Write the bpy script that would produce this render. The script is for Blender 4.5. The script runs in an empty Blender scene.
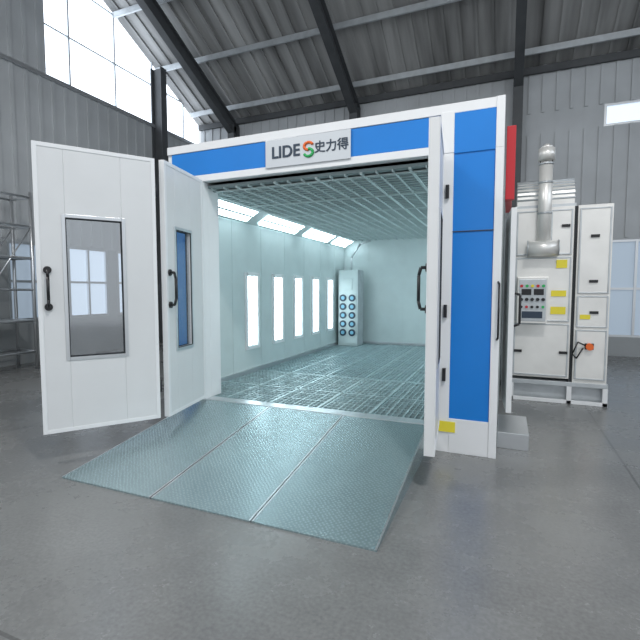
import bpy, bmesh, math, random
from mathutils import Vector, Matrix
random.seed(3)
sc = bpy.context.scene
try:
    sc.view_settings.view_transform = 'Standard'
except Exception: pass
COL = sc.collection

# ------------------------------------------------------------ materials
def mat(name, col, rough=0.5, metal=0.0, var=0.0, vscale=3.0, vstretch=(1,1,1), bump=0.0, bscale=40.0, bstretch=(1,1,1),
        emit=None, estr=0.0, spec=0.5):
    m = bpy.data.materials.new(name); m.use_nodes = True
    nt = m.node_tree; b = nt.nodes['Principled BSDF']
    b.inputs['Base Color'].default_value = (*col, 1)
    b.inputs['Roughness'].default_value = rough
    b.inputs['Metallic'].default_value = metal
    b.inputs['Specular IOR Level'].default_value = spec
    if emit:
        b.inputs['Emission Color'].default_value = (*emit, 1)
        b.inputs['Emission Strength'].default_value = estr
    tc = nt.nodes.new('ShaderNodeTexCoord')
    if var > 0:
        mp = nt.nodes.new('ShaderNodeMapping'); mp.inputs['Scale'].default_value = vstretch
        n = nt.nodes.new('ShaderNodeTexNoise'); n.inputs['Scale'].default_value = vscale; n.inputs['Detail'].default_value = 6
        r = nt.nodes.new('ShaderNodeValToRGB')
        r.color_ramp.elements[0].position = 0.3; r.color_ramp.elements[1].position = 0.7
        r.color_ramp.elements[0].color = (*[c*(1-var) for c in col], 1)
        r.color_ramp.elements[1].color = (*[min(1, c*(1+var)) for c in col], 1)
        nt.links.new(tc.outputs['Object'], mp.inputs[0]); nt.links.new(mp.outputs[0], n.inputs['Vector'])
        nt.links.new(n.outputs['Fac'], r.inputs[0]); nt.links.new(r.outputs[0], b.inputs['Base Color'])
    if bump > 0:
        mp = nt.nodes.new('ShaderNodeMapping'); mp.inputs['Scale'].default_value = bstretch
        n = nt.nodes.new('ShaderNodeTexNoise'); n.inputs['Scale'].default_value = bscale
        bp = nt.nodes.new('ShaderNodeBump'); bp.inputs['Strength'].default_value = bump; bp.inputs['Distance'].default_value = 0.01
        nt.links.new(tc.outputs['Object'], mp.inputs[0]); nt.links.new(mp.outputs[0], n.inputs['Vector'])
        nt.links.new(n.outputs['Fac'], bp.inputs['Height']); nt.links.new(bp.outputs[0], b.inputs['Normal'])
    return m

WHITE = mat('white_powder_coat', (0.80,0.81,0.82), 0.35, var=0.02)
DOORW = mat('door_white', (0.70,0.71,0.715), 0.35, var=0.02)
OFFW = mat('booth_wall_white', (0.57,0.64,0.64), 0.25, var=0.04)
BLUE = mat('booth_blue', (0.004,0.20,0.64), 0.35, var=0.03)
SILVER = mat('aluminium_trim', (0.62,0.64,0.66), 0.3, 0.8)
STEEL = mat('brushed_stainless', (0.82,0.81,0.78), 0.36, 0.4, var=0.07, vscale=2.5, bump=0.3, bscale=5)
GALV = mat('galvanised_steel', (0.55,0.58,0.6), 0.45, 0.6, var=0.1, vscale=6)
BLACK = mat('black_plastic', (0.012,0.012,0.014), 0.35)
DARK = mat('dark_gap', (0.03,0.035,0.04), 0.7)
YEL = mat('yellow_label', (0.85,0.72,0.05), 0.5)
RED = mat('red_paint', (0.55,0.02,0.03), 0.4)
ORANGE = mat('orange_paint', (0.85,0.16,0.03), 0.4)
GREEN = mat('green_paint', (0.03,0.45,0.12), 0.4)
NAVY = mat('navy_letter', (0.03,0.05,0.08), 0.4)
CLEARP = mat('blue_socket', (0.2,0.45,0.6), 0.3)
BEAM = mat('steel_beam_paint', (0.075,0.08,0.085), 0.55, var=0.15)
ROOFM = mat('roof_sheet', (0.34,0.34,0.335), 0.6, var=0.55, vscale=1.0, vstretch=(2.5,0.2,0.2))
WALLM = mat('wall_cladding', (0.47,0.49,0.505), 0.6, var=0.1, vscale=1.0)
WALLL = mat('wall_cladding_lower', (0.36,0.38,0.39), 0.6, var=0.1, vscale=1.0)
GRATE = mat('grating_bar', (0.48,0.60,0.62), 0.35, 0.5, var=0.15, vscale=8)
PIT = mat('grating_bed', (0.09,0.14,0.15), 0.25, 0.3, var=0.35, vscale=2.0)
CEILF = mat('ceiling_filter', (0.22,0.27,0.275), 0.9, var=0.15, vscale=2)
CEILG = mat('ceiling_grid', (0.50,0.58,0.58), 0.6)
TUBE = mat('light_diffuser', (0.9,0.95,0.95), 0.4, emit=(0.75,0.93,1.0), estr=6.8)
SKYW = mat('daylight_pane', (0.8,0.9,1.0), 0.3, emit=(0.84,0.91,1.0), estr=2.6)
SKYM = mat('mid_daylight_pane', (0.6,0.7,0.8), 0.3, emit=(0.78,0.88,1.0), estr=0.85)  # same daylight pane, its glow set weaker
SKYD = mat('dim_daylight_pane', (0.3,0.36,0.42), 0.3, emit=(0.62,0.76,0.92), estr=0.34)  # weakest daylight glow, dimness set in colour and emission
LAMPM = mat('fill_lamp_diffuser', (0.9,0.95,0.95), 0.4, emit=(0.95,0.98,1.0), estr=4.0)  # glowing face for the added fill lamps

# window glass
GLASS = bpy.data.materials.new('window_glass'); GLASS.use_nodes = True
nt = GLASS.node_tree; nt.nodes.clear()
o = nt.nodes.new('ShaderNodeOutputMaterial'); mx = nt.nodes.new('ShaderNodeMixShader'); mx.inputs[0].default_value = 0.20
tr = nt.nodes.new('ShaderNodeBsdfTransparent'); tr.inputs[0].default_value = (0.86,0.89,0.92,1)
gl = nt.nodes.new('ShaderNodeBsdfGlossy'); gl.inputs['Roughness'].default_value = 0.08
nt.links.new(tr.outputs[0], mx.inputs[1]); nt.links.new(gl.outputs[0], mx.inputs[2]); nt.links.new(mx.outputs[0], o.inputs[0])

# concrete
CONC = bpy.data.materials.new('polished_concrete'); CONC.use_nodes = True
nt = CONC.node_tree; b = nt.nodes['Principled BSDF']; tc = nt.nodes.new('ShaderNodeTexCoord')
n1 = nt.nodes.new('ShaderNodeTexNoise'); n1.inputs['Scale'].default_value = 0.9; n1.inputs['Detail'].default_value = 10; n1.inputs['Roughness'].default_value = 0.7
n2 = nt.nodes.new('ShaderNodeTexNoise'); n2.inputs['Scale'].default_value = 45; n2.inputs['Detail'].default_value = 4
r = nt.nodes.new('ShaderNodeValToRGB'); r.color_ramp.elements[0].position = .3; r.color_ramp.elements[1].position = .72
r.color_ramp.elements[0].color = (0.150,0.153,0.152,1); r.color_ramp.elements[1].color = (0.225,0.229,0.227,1)
mxc = nt.nodes.new('ShaderNodeMixRGB'); mxc.blend_type = 'OVERLAY'; mxc.inputs[0].default_value = 0.35
bk = nt.nodes.new('ShaderNodeTexBrick'); bk.offset = 0
mpb = nt.nodes.new('ShaderNodeMapping'); mpb.inputs['Location'].default_value = (5.0,-1.2,0)
bk.inputs['Scale'].default_value = 1.0; bk.inputs['Brick Width'].default_value = 6.0; bk.inputs['Row Height'].default_value = 6.0
bk.inputs['Mortar Size'].default_value = 0.010; bk.inputs['Color1'].default_value = (1,1,1,1); bk.inputs['Color2'].default_value = (1,1,1,1); bk.inputs['Mortar'].default_value = (0.62,0.62,0.62,1)
mm = nt.nodes.new('ShaderNodeMixRGB'); mm.blend_type = 'MULTIPLY'; mm.inputs[0].default_value = 1
rr = nt.nodes.new('ShaderNodeMapRange'); rr.inputs[1].default_value=.3; rr.inputs[2].default_value=.7; rr.inputs[3].default_value=.20; rr.inputs[4].default_value=.34
for a_, b_ in ((tc.outputs['Object'], n1.inputs['Vector']), (tc.outputs['Object'], n2.inputs['Vector']), (tc.outputs['Object'], mpb.inputs[0]), (mpb.outputs[0], bk.inputs['Vector']),
    (n1.outputs['Fac'], r.inputs[0]), (r.outputs[0], mxc.inputs[1]), (n2.outputs['Fac'], mxc.inputs[2]), (mxc.outputs[0], mm.inputs[1]), (bk.outputs['Color'], mm.inputs[2]),
    (mm.outputs[0], b.inputs['Base Color']), (n1.outputs['Fac'], rr.inputs[0]), (rr.outputs[0], b.inputs['Roughness'])): nt.links.new(a_, b_)

# tread plate : small raised lozenges
TREAD = bpy.data.materials.new('tread_plate'); TREAD.use_nodes = True
nt = TREAD.node_tree; b = nt.nodes['Principled BSDF']; tc = nt.nodes.new('ShaderNodeTexCoord')
mpz = nt.nodes.new('ShaderNodeMapping'); mpz.inputs['Scale'].default_value = (1,1,0)
mpr = nt.nodes.new('ShaderNodeMapping'); mpr.inputs['Rotation'].default_value=(0,0,math.radians(45))
ck = nt.nodes.new('ShaderNodeTexVoronoi'); ck.voronoi_dimensions='2D'; ck.inputs['Scale'].default_value = 40; ck.inputs['Randomness'].default_value = 0.35
rp = nt.nodes.new('ShaderNodeMapRange'); rp.inputs[1].default_value=.12; rp.inputs[2].default_value=.42; rp.inputs[3].default_value=1; rp.inputs[4].default_value=0
n1 = nt.nodes.new('ShaderNodeTexNoise'); n1.inputs['Scale'].default_value = 1.6; n1.inputs['Detail'].default_value = 8; n1.inputs['Roughness'].default_value=.6
r = nt.nodes.new('ShaderNodeValToRGB'); r.color_ramp.elements[0].position = .25; r.color_ramp.elements[1].position = .75
r.color_ramp.elements[0].color = (0.27,0.365,0.385,1); r.color_ramp.elements[1].color = (0.36,0.475,0.495,1)
mc = nt.nodes.new('ShaderNodeMixRGB'); mc.blend_type='MIX'; mc.inputs[2].default_value=(0.56,0.68,0.70,1)
mf = nt.nodes.new('ShaderNodeMath'); mf.operation='MULTIPLY'; mf.inputs[1].default_value=.5
bp = nt.nodes.new('ShaderNodeBump'); bp.inputs['Strength'].default_value = 0.4; bp.inputs['Distance'].default_value = 0.003
for a_, b_ in ((tc.outputs['Object'], mpz.inputs[0]), (mpz.outputs[0], mpr.inputs[0]), (mpr.outputs[0], ck.inputs['Vector']), (ck.outputs['Distance'], rp.inputs[0]),
    (tc.outputs['Object'], n1.inputs['Vector']), (n1.outputs['Fac'], r.inputs[0]), (r.outputs[0], mc.inputs[1]), (rp.outputs[0], mf.inputs[0]), (mf.outputs[0], mc.inputs[0]),
    (mc.outputs[0], b.inputs['Base Color']), (rp.outputs[0], bp.inputs['Height']), (bp.outputs[0], b.inputs['Normal'])): nt.links.new(a_, b_)
b.inputs['Metallic'].default_value = 0.65; b.inputs['Roughness'].default_value = 0.27

# ------------------------------------------------------------ mesh builder
class B:
    def __init__(s): s.v=[]; s.f=[]; s.m=[]; s.mats=[]; s.sm=[]
    def mi(s, m):
        if m not in s.mats: s.mats.append(m)
        return s.mats.index(m)
    def poly(s, pts, m):
        n=len(s.v); s.v += [tuple(p) for p in pts]; s.f.append(tuple(range(n,n+len(pts)))); s.m.append(s.mi(m)); s.sm.append(False)
    def box(s, x0,x1,y0,y1,z0,z1,m):
        x0,x1=sorted((x0,x1)); y0,y1=sorted((y0,y1)); z0,z1=sorted((z0,z1))
        s.hexa([(x0,y0,z0),(x1,y0,z0),(x1,y1,z0),(x0,y1,z0),(x0,y0,z1),(x1,y0,z1),(x1,y1,z1),(x0,y1,z1)],m)
    def hexa(s, p, m):
        n=len(s.v); s.v += p; k=s.mi(m)
        for f in ((0,3,2,1),(4,5,6,7),(0,1,5,4),(1,2,6,5),(2,3,7,6),(3,0,4,7)):
            s.f.append(tuple(n+i for i in f)); s.m.append(k); s.sm.append(False)
    def cyl(s, p0,p1,r,m,seg=20,r1=None):
        p0=Vector(p0);p1=Vector(p1); r1=r if r1 is None else r1
        d=(p1-p0).normalized(); a=d.orthogonal().normalized(); c=d.cross(a)
        n=len(s.v); k=s.mi(m)
        for i in range(seg):
            t=2*math.pi*i/seg; s.v.append(tuple(p0+(a*math.cos(t)+c*math.sin(t))*r))
        for i in range(seg):
            t=2*math.pi*i/seg; s.v.append(tuple(p1+(a*math.cos(t)+c*math.sin(t))*r1))
        for i in range(seg):
            j=(i+1)%seg; s.f.append((n+i,n+j,n+seg+j,n+seg+i)); s.m.append(k); s.sm.append(True)
        s.f.append(tuple(n+i for i in reversed(range(seg)))); s.m.append(k); s.sm.append(False)
        s.f.append(tuple(n+seg+i for i in range(seg))); s.m.append(k); s.sm.append(False)
    def tube(s, pts, r, m, seg=10):
        for a_,b_ in zip(pts[:-1],pts[1:]): s.cyl(a_,b_,r,m,seg)
    def beam(s, p0, p1, w, h, m, up=(0,0,1)):
        p0=Vector(p0);p1=Vector(p1); d=(p1-p0).normalized(); u=Vector(up); sd=d.cross(u).normalized()*w/2; uu=sd.normalized().cross(d)*h/2
        s.hexa([tuple(p) for p in (p0-sd-uu,p0+sd-uu,p1+sd-uu,p1-sd-uu,p0-sd+uu,p0+sd+uu,p1+sd+uu,p1-sd+uu)],m)
    def ibeam(s, p0,p1,w,h,m,up=(0,0,1)):
        p0=Vector(p0);p1=Vector(p1); d=(p1-p0).normalized(); sd=d.cross(Vector(up)).normalized(); uu=sd.cross(d)
        s.beam(p0,p1,0.03,h,m,up)
        for q in (1,-1): s.beam(p0+uu*q*h/2,p1+uu*q*h/2,w,0.03,m,up)
    def make(s, name, parent=None, bevel=0.0, loc=None, rz=0.0):
        me=bpy.data.meshes.new(name); me.from_pydata(s.v,[],s.f)
        for m in s.mats: me.materials.append(m)
        for p,k,q in zip(me.polygons,s.m,s.sm): p.material_index=k; p.use_smooth=q
        me.update()
        bm=bmesh.new(); bm.from_mesh(me); bmesh.ops.recalc_face_normals(bm,faces=bm.faces); bm.to_mesh(me); bm.free()
        ob=bpy.data.objects.new(name,me); COL.objects.link(ob)
        if parent: ob.parent=parent
        if loc: ob.location=loc
        ob.rotation_euler[2]=rz
        if bevel>0:
            bv=ob.modifiers.new('Bevel','BEVEL'); bv.width=bevel; bv.segments=2; bv.limit_method='ANGLE'; bv.angle_limit=math.radians(50)
        return ob
def empty(name, loc=(0,0,0), rz=0.0, parent=None):
    e=bpy.data.objects.new(name,None); COL.objects.link(e); e.location=loc; e.rotation_euler[2]=rz; e.empty_display_size=0.2
    if parent: e.parent=parent
    return e

# ------------------------------------------------------------ hall shell
HX0,HX1,HYB,HYF = -9.35, 12.0, 12.2, -3.0
ZE, SL = 6.9, 0.5
def rz_at(y): return ZE + SL*(HYB-y) if y>=0 else ZE+SL*HYB + SL*y
k=B(); k.box(HX0-0.2,HX1+0.2,HYF-9,HYB+0.2,-0.2,0,CONC); k.make('floor')

k=B()
def wall_back_seg(x0,x1,z0,z1,m): k.box(x0,x1,HYB,HYB+0.15,z0,z1,m)
wins=[(2.0,4.1),(5.0,7.1),(7.8,9.9)]
wall_back_seg(HX0,HX1,0,0.45,WALLL)
wall_back_seg(HX0,wins[0][0],0.45,2.7,WALLM)
for i,(a,b_) in enumerate(wins):
    nx = wins[i+1][0] if i+1<len(wins) else HX1
    wall_back_seg(b_,nx,0.45,2.7,WALLM)
wall_back_seg(HX0,HX1,2.7,5.3,WALLM)
wall_back_seg(HX0,1.95,5.3,5.8,WALLM); wall_back_seg(10,HX1,5.3,5.8,WALLM)
wall_back_seg(HX0,HX1,5.8,ZE+0.1,WALLM)
x=HX0+0.1
while x<HX1:
    for (z0,z1) in ((0.45,5.3),(5.8,ZE)):
        if z0<1 and any(a-0.05<x<b_+0.05 for a,b_ in wins): z0=2.75
        k.box(x,x+0.07,HYB-0.025,HYB,z0,z1,WALLM)
    x+=0.3
k.make('wall_back')
wn=1
def window(name, axis, c, a0,a1,z0,z1, nv, nh, pane=SKYW):
    q=B(); fr=0.05
    def bx(u0,u1,w0,w1,d0,d1,m):
        if axis=='y': q.box(u0,u1,c+d0,c+d1,w0,w1,m)
        else: q.box(c-d1,c-d0,u0,u1,w0,w1,m)
    bx(a0,a1,z0,z1,0.06,0.08,pane)
    for i in range(nv+1):
        u=a0+(a1-a0)*i/nv; u0=min(max(u-fr/2,a0),a1-fr); bx(u0,u0+fr,z0,z1,0.0,0.06,SILVER)
    for i in range(nh+1):
        w=z0+(z1-z0)*i/nh; w0=min(max(w-fr/2,z0),z1-fr); bx(a0,a1,w0,w0+fr,0.005,0.055,SILVER)
    return q.make(name)
for a,b_ in wins:
    window('window_%d'%wn,'y',HYB,a,b_,0.45,2.7,3,2,SKYD); wn+=1
window('window_%d'%wn,'y',HYB,1.95,10,5.3,5.8,8,1,SKYM); wn+=1

# left wall
CY0=6.9
k=B()
lw=[(2.5,4.3),(5.9,6.95),(7.25,8.35),(8.65,9.8)]
def wl(y0,y1,z0,z1,m): k.box(HX0-0.15,HX0,y0,y1,z0,z1,m)
wl(HYF,HYB,0,0.9,WALLL)
prev=HYF
for a,b_ in lw: wl(prev,a,0.9,2.55,WALLL); prev=b_
wl(prev,HYB,0.9,2.55,WALLL)
wl(HYF,HYB,2.55,6.2,WALLM)
k.hexa([(HX0-.15,0,6.2),(HX0,0,6.2),(HX0,CY0,6.2),(HX0-.15,CY0,6.2),(HX0-.15,0,rz_at(0)),(HX0,0,rz_at(0)),(HX0,CY0,rz_at(CY0)),(HX0-.15,CY0,rz_at(CY0))],WALLM)
k.hexa([(HX0-.15,HYF,6.2),(HX0,HYF,6.2),(HX0,0,6.2),(HX0-.15,0,6.2),(HX0-.15,HYF,rz_at(HYF)),(HX0,HYF,rz_at(HYF)),(HX0,0,rz_at(0)),(HX0-.15,0,rz_at(0))],WALLM)
y=HYF+0.1
while y<HYB:
    k.box(HX0,HX0+0.025,y,y+0.07,2.6,(6.15 if y>CY0-.1 else rz_at(y)-.05),WALLM); y+=0.3
k.box(HX0,HX0+0.06,HYF,HYB,6.12,6.2,SILVER)
k.make('wall_left')
for i,(a,b_) in enumerate(lw):
    window('window_%d'%wn,'x',HX0,a,b_,0.9,2.55,2,2, SKYD if i==1 else SKYM); wn+=1
k=B()
k.poly([(HX0-0.1,CY0,6.2),(HX0-0.1,HYB,6.2),(HX0-0.1,HYB,rz_at(HYB)),(HX0-0.1,CY0,rz_at(CY0))],SKYW)
y=CY0+0.6
while y<HYB:
    k.box(HX0-0.1,HX0-0.04,y,y+0.035,6.2,rz_at(y)-0.02,GALV); y+=1.3
for z in (7.3,8.5):
    k.box(HX0-0.1,HX0-0.05,CY0,HYB-(z-ZE)/SL,z,z+0.03,GALV)
k.make('window_%d'%wn); wn+=1
# right wall
k=B(); k.box(HX1,HX1+0.15,HYF,HYB,0,6.2,WALLM)
k.poly([(HX1+0.05,HYF,6.2),(HX1+0.05,HYB,6.2),(HX1+0.05,HYB,rz_at(HYB)),(HX1+0.05,0,rz_at(0)),(HX1+0.05,HYF,rz_at(HYF))],SKYW)
k.make('wall_right')

# roof
k=B()
for (ya,yb) in ((HYB+0.15,0),(0,HYF)):
    za,zb=rz_at(ya),rz_at(yb)
    k.hexa([(HX0-0.2,ya,za),(HX1+0.2,ya,za),(HX1+0.2,yb,zb),(HX0-0.2,yb,zb),(HX0-0.2,ya,za+0.1),(HX1+0.2,ya,za+0.1),(HX1+0.2,yb,zb+0.1),(HX0-0.2,yb,zb+0.1)],ROOFM)
x=HX0+0.15
while x<HX1:
    k.beam((x,HYB,rz_at(HYB)-0.02),(x,0,rz_at(0)-0.02),0.06,0.04,ROOFM); x+=0.35
CEILOB=k.make('ceiling')
k=B()
y=HYB-0.5
while y>0.3:
    z=rz_at(y)-0.12; k.beam((HX0,y,z),(HX1,y,z),0.05,0.14,GALV); y-=1.45
k.make('roof_purlins')
for i,x in enumerate((-7.95,-4.0,0.12,4.2,8.2)):
    k=B()
    k.ibeam((x,HYB-0.12,rz_at(HYB)-0.45),(x,0,rz_at(0)-0.45),0.2,0.36,BEAM)
    k.ibeam((x,0,rz_at(0)-0.45),(x,HYF,rz_at(HYF)-0.45),0.2,0.36,BEAM)
    k.ibeam((x,HYB-0.2,0),(x,HYB-0.2,rz_at(HYB)-0.3),0.22,0.3,BEAM,up=(0,1,0))
    k.make('roof_rafter' if i==0 else 'roof_rafter.%03d'%i)
k=B(); k.beam((HX0,HYB-0.06,ZE-0.12),(HX1,HYB-0.06,ZE-0.12),0.08,0.16,BEAM); k.make('trim_1')
for i,y in enumerate((10.1,3.5,0.9)):
    k=B(); k.ibeam((HX0+0.2,y,0),(HX0+0.2,y,rz_at(y)-0.25),0.22,0.34,BEAM if i==0 else GALV,up=(1,0,0)); k.make('steel_column' if i==0 else 'steel_column.%03d'%i)

# ------------------------------------------------------------ spray booth
booth=empty('spray_booth',(0,0,0))
FY=4.30; BX0,BX1=-3.79,-0.055; OX0,OX1=-3.28,-0.66; OZ=2.80; FZ=0.25; TOP=3.24; BY=10.35
k=B()
k.box(BX0,BX1,FY+0.02,FY+0.10,OZ,TOP,WHITE)
k.box(BX0,BX1,FY,FY+0.02,3.15,TOP,WHITE)
k.box(BX0,BX1,FY,FY+0.02,OZ,2.875,WHITE)
k.box(BX0+0.06,BX1-0.55,FY+0.008,FY+0.019,2.877,3.148,BLUE)
for (x0,x1,b0,b1) in ((OX1,BX1,-0.48,-0.125),(BX0,OX0,-3.70,-3.38)):
    k.box(x0,x1,FY+0.02,FY+0.10,0,OZ,WHITE)
    k.box(x0,b0,FY,FY+0.02,0,2.80,WHITE)
    k.box(b1,x1,FY-0.012,FY+0.02,0,2.80,WHITE)
    k.box(b0,b1,FY+0.008,FY+0.019,0.33,2.80,BLUE)
    k.box(b0,b1,FY-0.004,FY+0.019,0.0,0.33,WHITE)
k.box(-0.48,-0.125,FY-0.002,FY+0.019,2.79,3.15,BLUE)
k.box(-0.482,-0.123,FY-0.001,FY+0.0185,2.08,2.09,NAVY)
k.box(-0.125,BX1,FY-0.012,FY+0.02,2.80,3.24,WHITE)
k.box(-0.60,-0.48,FY-0.004,FY+0.02,2.80,3.17,WHITE)
k.box(OX1-0.0,OX1+0.05,FY+0.1,FY+0.3,FZ,OZ,SILVER); k.box(OX0-0.05,OX0,FY+0.1,FY+0.3,FZ,OZ,WHITE)
k.box(OX0,OX1,FY-0.03,FY+0.12,0.0,FZ+0.005,SILVER)
k.make('facade_frame',booth,0.004)
k=B()
for z in (0.75,1.35,2.45): k.box(-0.545,-0.515,FY-0.03,FY,z-0.06,z+0.06,BLACK)
k.tube([(-0.075,FY-0.012,1.62),(-0.065,FY-0.06,1.60),(-0.065,FY-0.06,1.12),(-0.075,FY-0.012,1.10)],0.009,BLACK)
k.box(-0.60,-0.42,FY-0.012,FY-0.003,0.2,0.3,YEL)
k.make('column_hardware',booth)
# shell
k=B(); IX0,IX1=-3.70,-0.15
SX=BX1-0.012
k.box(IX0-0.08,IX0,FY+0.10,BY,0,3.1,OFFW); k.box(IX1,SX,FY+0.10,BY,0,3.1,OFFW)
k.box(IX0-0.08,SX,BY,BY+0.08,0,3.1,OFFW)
k.box(IX0-0.08,SX,FY+0.1,BY+0.08,3.1,3.16,GALV)
y=5.5
while y<BY-0.2:
    k.box(IX0,IX0+0.004,y-0.005,y+0.005,FZ,2.56,OFFW); y+=0.83
x=-3.1
while x<-0.2:
    k.box(x-0.005,x+0.005,BY-0.004,BY,FZ,2.74,OFFW); x+=0.85
k.box(IX0,IX0+0.03,FY+0.1,BY,FZ,FZ+0.06,SILVER); k.box(IX0,IX1,BY-0.03,BY,FZ,FZ+0.06,SILVER)
k.make('booth_shell',booth)
# ceiling filters and grid
CZ=2.74
k=B(); k.box(-3.40,-0.42,FY+0.1,BY,CZ,CZ+0.03,CEILF)
y=FY+0.2
while y<BY: k.box(-3.40,-0.42,y,y+0.009,CZ-0.012,CZ,CEILG); y+=0.11
x=-3.40; i=0
while x<-0.42:
    wd=.025 if i%3==0 else .01
    k.box(x,x+wd,FY+0.1,BY,CZ-0.022,CZ,CEILG); x+=0.1655; i+=1
y=FY+0.2
while y<BY: k.box(-3.40,-0.42,y,y+0.03,CZ-0.024,CZ,CEILG); y+=0.98
for s,(xa,xb) in ((1,(IX0,-3.40)),(-1,(IX1,-0.42))):
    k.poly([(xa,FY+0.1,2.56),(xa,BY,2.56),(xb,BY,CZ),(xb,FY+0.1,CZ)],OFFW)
k.make('booth_ceiling',booth)
# lights
k=B()
for (xa,xb) in ((IX0,-3.40),(IX1,-0.42)):
    dx=xb-xa; sg=1 if dx>0 else -1
    L=math.hypot(dx,CZ-2.56); nx,nz=(sg*(CZ-2.56)/L,-abs(dx)/L)
    for (y0,y1) in ((4.45,5.85),(6.12,7.5),(7.78,9.1),(9.3,10.28)):
        def P(t,y,d): return (xa+dx*t+nx*d, y, 2.56+(CZ-2.56)*t+nz*d)
        k.poly([P(.14,y0+.03,.012),P(.14,y1-.03,.012),P(.86,y1-.03,.012),P(.86,y0+.03,.012)],TUBE)
        for (t0,t1,ya,yb) in ((.04,.14,y0,y1),(.86,.96,y0,y1),(.04,.96,y0,y0+.03),(.04,.96,y1-.03,y1),(.45,.55,y0,y1)):
            k.poly([P(t0,ya,.016),P(t0,yb,.016),P(t1,yb,.016),P(t1,ya,.016)],OFFW)
for xw,sg in ((IX0,1),(IX1,-1)):
    for yc in (6.03,6.88,7.70,8.53,9.36):
        h=0.165
        for q in (-1,1): k.box(xw,xw+sg*0.01,yc+q*.075-.06,yc+q*.075+.06,0.68,1.76,TUBE)
        k.box(xw,xw+sg*.008,yc-h,yc+h,.66,1.78,OFFW)
        for (ya,yb,za,zb) in ((yc-h-.04,yc-h+.02,.62,1.82),(yc+h-.02,yc+h+.04,.62,1.82),(yc-h,yc+h,.62,.67),(yc-h,yc+h,1.77,1.82)):
            k.box(xw,xw+sg*0.025,ya,yb,za,zb,WHITE)
k.make('booth_lights',booth)
# floor grating
k=B(); k.box(IX0,IX1,FY+0.12,BY,0.0,0.215,PIT)
x=IX0+0.04; i=0
while x<IX1:
    wd=.016 if i%3==0 else .007
    k.box(x,x+wd,FY+0.12,BY,0.215,0.246,GRATE); x+=0.06; i+=1
y=FY+0.14; i=0
while y<BY:
    wd=.02 if i%3==0 else .008
    k.box(IX0,IX1,y,y+wd,0.215,0.245,GRATE); y+=0.10; i+=1
for x in (-3.1,-2.5,-1.9,-1.3,-0.7): k.box(x-0.016,x+0.016,FY+0.12,BY,0.215,0.25,GRATE)
y=FY+0.9
while y<BY: k.box(IX0,IX1,y,y+0.035,0.215,0.25,GRATE); y+=0.95
k.make('floor_grating',booth)
k=B(); k.box(0,0.75,-0.025,0.025,0.36,2.32,WHITE); k.box(0.1,0.65,-0.032,-0.025,1.4,2.1,SILVER)
k.tube([(0.68,0.03,1.2),(0.68,0.08,1.22),(0.68,0.08,1.5),(0.68,0.03,1.52)],0.012,BLACK)
k.make('side_service_door',booth,0.004,(-0.01,5.35,0),math.radians(-86))
k=B(); k.box(BX1,0.23,4.62,5.3,0,0.16,SILVER); k.box(-.04,0.04,4.62,4.68,2.4,3.08,RED); k.box(-.04,0.02,4.7,5.4,2.4,2.95,RED)
k.make('side_plinth_and_bracket',booth,0.005)

# ------------------------------------------------------------ folding doors
def leaf(name,h,j,zb,zt,win,handle_s,side=1,thick=0.045,handle=True,skin=DOORW):
    d=Vector((j[0]-h[0],j[1]-h[1])); w=d.length; ang=math.atan2(d.y,d.x)
    root=empty(name,(h[0],h[1],0),ang)
    k=B(); t=thick/2
    a,b_=win[0]*w,win[1]*w; z0,z1=win[2],win[3]
    k.box(0,a,-t,t,zb,zt,skin); k.box(b_,w,-t,t,zb,zt,skin); k.box(a,b_,-t,t,zb,z0,skin); k.box(a,b_,-t,t,z1,zt,skin)
    k.make('leaf_panel',root,0.004)
    k=B()
    e=0.006
    for sgn in (1,-1):
        y0,y1=sorted((sgn*t,sgn*(t+e)))
        k.box(0.0,0.035,y0,y1,zb,zt,WHITE); k.box(w-0.035,w,y0,y1,zb,zt,WHITE)
        k.box(0.035,w-0.035,y0,y1,zt-0.035,zt,WHITE); k.box(0.035,w-0.035,y0,y1,zb,zb+0.035,WHITE)
        f=0.03; y0,y1=sorted((sgn*t,sgn*(t+0.01)))
        k.box(a-f,a,y0,y1,z0-f,z1+f,SILVER); k.box(b_,b_+f,y0,y1,z0-f,z1+f,SILVER)
        k.box(a,b_,y0,y1,z0-f,z0,SILVER); k.box(a,b_,y0,y1,z1,z1+f,SILVER)
        f=0.007; y1=sgn*(t+0.012); y0=sgn*t; y0,y1=sorted((y0,y1))
        k.box(a,a+f,y0,y1,z0,z1,DARK); k.box(b_-f,b_,y0,y1,z0,z1,DARK); k.box(a,b_,y0,y1,z0,z0+f,DARK); k.box(a,b_,y0,y1,z1-f,z1,DARK)
    k.make('frame_trim',root,0.002)
    k=B(); k.box(a,b_,-0.004,0.004,z0,z1,GLASS); k.make('window_pane',root)
    k=B()
    if handle:
        xh=handle_s*w; y=side*(t+0.006)
        zc=1.56
        k.tube([(xh,y,zc-.16),(xh,y+side*.05,zc-.16),(xh,y+side*.065,zc-.10),(xh,y+side*.065,zc+.10),(xh,y+side*.05,zc+.16),(xh,y,zc+.16)],0.013,BLACK,12)
        for q in (-.16,.16): k.cyl((xh,y-side*0.006,zc+q),(xh,y+side*.014,zc+q),0.032,BLACK)
    for z in (0.6,1.55,2.5): k.cyl((-0.005,0,z-.06),(-0.005,0,z+.06),0.018,BLACK,12)
    k.make('handle_and_hinges',root)
    return root
H=(-3.27,4.24); J=(-3.106,3.44); J2=(-3.16,3.40); E=(-3.73,2.59)
leaf('folding_door',H,J,0.28,2.80,(0.38,0.76,0.95,2.16),0.93,1)
leaf('folding_door.001',J2,E,0.28,2.80,(0.31,0.77,0.95,2.18),0.92,1)
leaf('folding_door.002',(-0.60,4.25),(-0.515,3.37),0.28,2.80,(0.3,0.7,0.95,2.16),0.88,-1,0.07)

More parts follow.
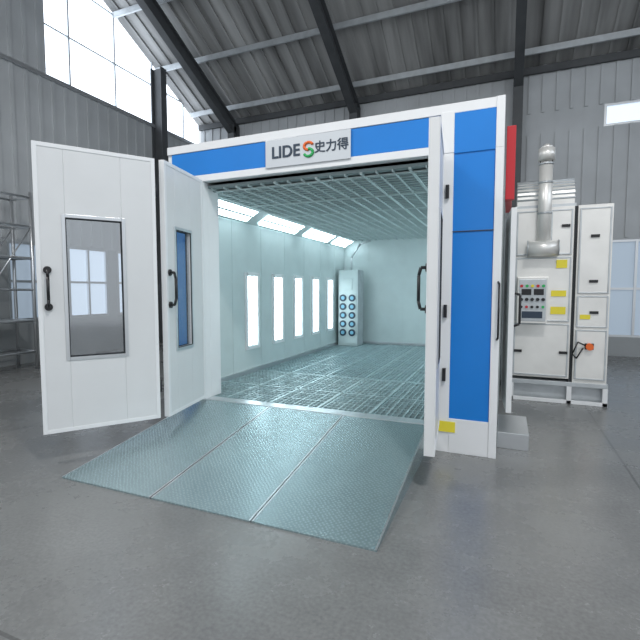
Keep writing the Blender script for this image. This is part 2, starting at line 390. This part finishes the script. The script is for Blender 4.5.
# ------------------------------------------------------------ sign
sg=empty('company_sign',(-1.955,4.285,3.0))
k=B(); k.box(-.485,.485,0,0.012,-.145,.145,SILVER); k.make('sign_plate',sg,0.003)
def txt(name,s,x,z,size,m,ex=0.004,off=0.003):
    c=bpy.data.curves.new(name,'FONT'); c.body=s; c.size=size; c.extrude=ex; c.offset=off; c.align_y='CENTER'
    ob=bpy.data.objects.new(name,c); COL.objects.link(ob); ob.parent=sg; ob.location=(x,-0.004,z); ob.rotation_euler=(math.pi/2,0,0); c.materials.append(m)
txt('letters','LIDE',-.41,-.0,.17,NAVY)
txt('characters','史力得',.09,0.0,.125,NAVY,off=0.001)
k=B()
pa=[(.025+.05*math.cos(t),-.006,.03+.038*math.sin(t)) for t in [math.radians(q) for q in range(20,271,25)]]
pb=[(.025+.05*math.cos(t),-.006,-.035+.038*math.sin(t)) for t in [math.radians(q) for q in range(90,-161,-25)]]
k.tube(pa,0.014,ORANGE); k.tube(pb,0.014,GREEN); k.make('logo_mark',sg)

# ------------------------------------------------------------ ramp
ramp=empty('access_ramp',(0,0,0))
cuts=[-3.35,-2.40,-1.535,-0.665]; ry0,ry1=2.46,4.262; hz=0.25
def rzz(y): return 0.012+(hz-0.012)*(y-ry0)/(ry1-ry0)
for i in range(3):
    a=cuts[i]+0.005; b_=cuts[i+1]-0.005
    k=B()
    k.hexa([(a,ry0,0.001),(b_,ry0,0.001),(b_,ry1,0.001),(a,ry1,0.001),(a,ry0,rzz(ry0)),(b_,ry0,rzz(ry0)),(b_,ry1,rzz(ry1)),(a,ry1,rzz(ry1))],TREAD)
    for xx in (a,b_-.012):
        k.hexa([(xx,ry0,rzz(ry0)),(xx+.012,ry0,rzz(ry0)),(xx+.012,ry1,rzz(ry1)),(xx,ry1,rzz(ry1)),(xx,ry0,rzz(ry0)+.002),(xx+.012,ry0,rzz(ry0)+.002),(xx+.012,ry1,rzz(ry1)+.002),(xx,ry1,rzz(ry1)+.002)],SILVER)
    k.make('ramp_plate_%d'%(i+1),ramp)
k=B()
for x in (cuts[1],cuts[2]):
    k.hexa([(x-.005,ry0,0.001),(x+.005,ry0,0.001),(x+.005,ry1,.001),(x-.005,ry1,.001),(x-.005,ry0,0.008),(x+.005,ry0,0.008),(x+.005,ry1,hz-.01),(x-.005,ry1,hz-.01)],DARK)
k.make('ramp_joints',ramp)

# ------------------------------------------------------------ electrical socket cabinet inside booth
cab=empty('socket_cabinet',(0,0,0))
k=B(); cx0,cx1,cy=-3.62,-3.16,9.72
k.box(cx0,cx1,cy,cy+0.42,FZ+0.001,2.0,OFFW); k.box(cx0+.02,cx1-.02,cy-.008,cy,FZ+.05,1.97,OFFW)
k.box(cx0+.12,cx1-.12,cy-.03,cy-.008,1.55,1.8,OFFW)
k.box(cx1,cx1+.012,cy,cy+.42,FZ+.02,2.0,GALV)
k.make('cabinet_body',cab,0.006)
k=B()
for r_ in range(5):
    for c_ in range(2):
        x=cx0+.12+.22*c_; z=1.36-.2*r_
        k.cyl((x,cy-.03,z),(x,cy-.008,z),.082,NAVY,20); k.cyl((x,cy-.036,z),(x,cy-.03,z),.042,CLEARP,16)
k.make('sockets',cab)
k=B(); k.tube([(-3.4,10.0,2.0),(-3.4,10.0,2.3),(-3.2,10.05,2.62),(-2.95,10.05,2.68)],0.022,GALV); k.make('conduit',cab)

# ------------------------------------------------------------ air heating unit
au=empty('air_heating_unit',(0,0,0))
AY=6.8; AX1=1.24
k=B()
k.box(.08,.80,AY,8.3,.34,2.66,STEEL); k.box(.84,AX1,AY,8.3,.30,2.66,STEEL); k.box(.80,.84,AY+.03,8.3,.30,2.66,DARK)
k.box(.06,AX1+.02,AY-.01,8.32,.24,.30,GALV)
k.box(.12,AX1-.01,AY+.10,8.28,0.02,.24,GALV)
for x in (.06,.78,AX1-.04): k.box(x,x+.06,AY-.01,AY+.05,0,.24,WHITE); k.box(x,x+.06,8.24,8.3,0,.24,WHITE)
k.box(.06,AX1+.02,AY-.01,AY+.03,0,.05,WHITE)
def panel(x0,x1,z0,z1):
    k.box(x0,x1,AY-.022,AY,z0,z1,STEEL)
    for a_ in (x0,x1-.02): k.box(a_,a_+.02,AY-.03,AY-.022,z0,z1,GALV)
    for a_ in (z0,z1-.02): k.box(x0+.02,x1-.02,AY-.03,AY-.022,a_,a_+.02,GALV)
for (x0,x1,z0,z1) in ((.10,.50,2.02,2.62),(.52,.78,2.02,2.62),(.10,.78,1.12,1.99),(.10,.78,.37,1.09),(.86,AX1-.02,1.50,2.62),(.86,AX1-.02,1.05,1.47),(.86,AX1-.02,.35,1.02)):
    panel(x0,x1,z0,z1)
k.make('cabinet_body',au,0.004)
k=B()
for (x,z) in ((1.04,2.25),(1.04,1.66),(1.06,1.25),(.70,2.4),(.72,.7),(.16,.7)):
    k.box(x-.05,x+.05,AY-.045,AY-.03,z-.018,z+.018,BLACK)
k.make('latches',au)
k=B(); hx0,hx1=.10,.80; hyA,hyB=6.85,7.7
prof=[(hyA,2.66)]+[(hyA+.3-.3*math.cos(t),2.78+.3*math.sin(t)) for t in [math.pi/2*i/8 for i in range(9)]]+[(hyB,3.08),(hyB,2.66)]
k.poly([(hx0,a,b_) for a,b_ in prof],STEEL); k.poly([(hx1,a,b_) for a,b_ in reversed(prof)],STEEL)
for (a,b_),(c,d) in zip(prof,prof[1:]+prof[:1]): k.poly([(hx0,a,b_),(hx1,a,b_),(hx1,c,d),(hx0,c,d)],STEEL)
k.box(.08,.82,hyA-.02,hyB+.02,2.66,2.70,GALV)
for i in range(9):
    t=math.pi/2*i/8; a_,b_=hyA+.3-.3*math.cos(t),2.78+.3*math.sin(t); k.cyl((hx0-.005,a_,b_),(hx1+.005,a_,b_),.012,GALV,8)
k.make('air_duct_hood',au)
k=B(); px,py=.435,6.68
k.cyl((px,py,2.12),(px,py,3.22),.082,STEEL,28)
for z in (2.55,2.95,3.19): k.cyl((px,py,z),(px,py,z+.025),.09,GALV,28)
k.cyl((px,py,3.25),(px,py,3.40),.10,STEEL,28); k.cyl((px,py,3.40),(px,py,3.46),.10,STEEL,28,0.03)
for q in (-1,1): k.box(px+q*.07-.006,px+q*.07+.006,py-.006,py+.006,3.21,3.26,BLACK)
k.cyl((px-.19,py-.02,2.1),(px+.17,py-.02,2.1),.10,STEEL,28)
k.cyl((px-.2,py-.02,2.1),(px-.19,py-.02,2.1),.11,GALV,28); k.cyl((px+.17,py-.02,2.1),(px+.18,py-.02,2.1),.11,GALV,28)
k.box(px-.1,px+.1,py,AY-.02,2.04,2.16,GALV)
k.make('exhaust_chimney',au)
k=B(); k.box(.13,.50,AY-.2,AY-.02,1.10,1.72,STEEL); k.box(.15,.48,AY-.21,AY-.2,1.13,1.69,GALV)
k.make('control_box',au,0.005)
k=B()
for i in range(5):
    x=.18+.066*i
    k.cyl((x,AY-.225,1.60),(x,AY-.21,1.60),.02,(RED,GREEN,YEL,RED,GREEN)[i],14)
    k.cyl((x,AY-.235,1.42),(x,AY-.21,1.42),.022,BLACK,14)
    k.cyl((x,AY-.235,1.32),(x,AY-.21,1.32),.018,(BLACK,RED,BLACK,BLACK,GREEN)[i],14)
k.box(.18,.3,AY-.218,AY-.21,1.48,1.56,BLACK); k.box(.33,.45,AY-.218,AY-.21,1.48,1.56,BLACK); k.box(.19,.44,AY-.218,AY-.21,1.17,1.26,NAVY)
k.make('control_buttons',au)
k=B()
for (x0,x1,z0,z1) in ((.60,.73,1.84,1.95),(.55,.73,1.46,1.54),(.55,.73,1.22,1.32),(.90,1.02,1.16,1.22)): k.box(x0,x1,AY-.036,AY-.0305,z0,z1,YEL)
k.make('warning_labels',au)
k=B(); k.cyl((1.02,AY-.10,.80),(1.02,AY-.03,.80),.045,ORANGE,20); k.box(.97,1.07,AY-.06,AY-.03,.76,.84,BLACK)
k.tube([(1.0,AY-.06,.80),(.88,AY-.10,.86),(.82,AY-.10,.70),(.87,AY-.09,.64),(.95,AY-.06,.78)],.009,BLACK)
k.make('damper_actuator',au)

# ------------------------------------------------------------ rack at left
k=B()
X0,X1,Y0,Y1=-9.0,-8.45,4.2,5.8
for x in (X0,X1):
    for y in (Y0,(Y0+Y1)/2,Y1): k.cyl((x,y,0),(x,y,3.4),.03,SILVER,10)
for z in (.35,.95,1.55,2.15,2.75,3.3):
    for x in (X0,X1): k.cyl((x,Y0,z),(x,Y1,z),.022,SILVER,8)
    for y in (Y0,(Y0+Y1)/2,Y1): k.cyl((X0,y,z),(X1,y,z),.022,SILVER,8)
for z in (.95,2.15): k.box(X0,X1,Y0,Y1,z,z+.025,GALV)
for x in (X0,X1): k.cyl((x,Y0,.35),(x,5.0,1.55),.014,SILVER,8); k.cyl((x,5.0,1.55),(x,Y1,2.75),.014,SILVER,8)
k.make('storage_rack')

# ------------------------------------------------------------ lights
def add_fill(i,x,y,z,power,sz=1.2):  # unseen fill lamps added to brighten the booth front and hall
    r_=empty('added_fill_lamp_%d'%(i+1),(x,y,z),parent=CEILOB)
    k=B(); k.box(-sz/2,sz/2,-.15,.15,0.03,.12,GALV); k.box(-sz/2+.02,sz/2-.02,-.13,.13,0.01,.03,LAMPM)
    k.cyl((-.4,0,.12),(-.4,0,rz_at(y)-z),.008,BLACK,6); k.cyl((.4,0,.12),(.4,0,rz_at(y)-z),.008,BLACK,6); k.make('fill_housing',r_)
    l=bpy.data.lights.new('lamp','AREA'); l.shape='RECTANGLE'; l.size=sz; l.size_y=.3; l.energy=power; l.color=(1,.99,.97)
    o=bpy.data.objects.new('fill_light',l); COL.objects.link(o); o.parent=r_; o.location=(0,0,0)
add_fill(0,-5.5,0.5,8.0,220); add_fill(1,1.5,0.5,8.0,330)

w=bpy.data.worlds.new('World'); sc.world=w; w.use_nodes=True
w.node_tree.nodes['Background'].inputs[0].default_value=(.85,.90,.95,1); w.node_tree.nodes['Background'].inputs[1].default_value=1.12

# ------------------------------------------------------------ camera
cd=bpy.data.cameras.new('camera'); cam=bpy.data.objects.new('camera',cd); COL.objects.link(cam)
cd.sensor_width=36; cd.lens=24.98; cam.location=(0,0,1.55)
cam.rotation_euler=(math.radians(90-3.9),0,math.radians(22.8)); cd.clip_end=200
sc.camera=cam
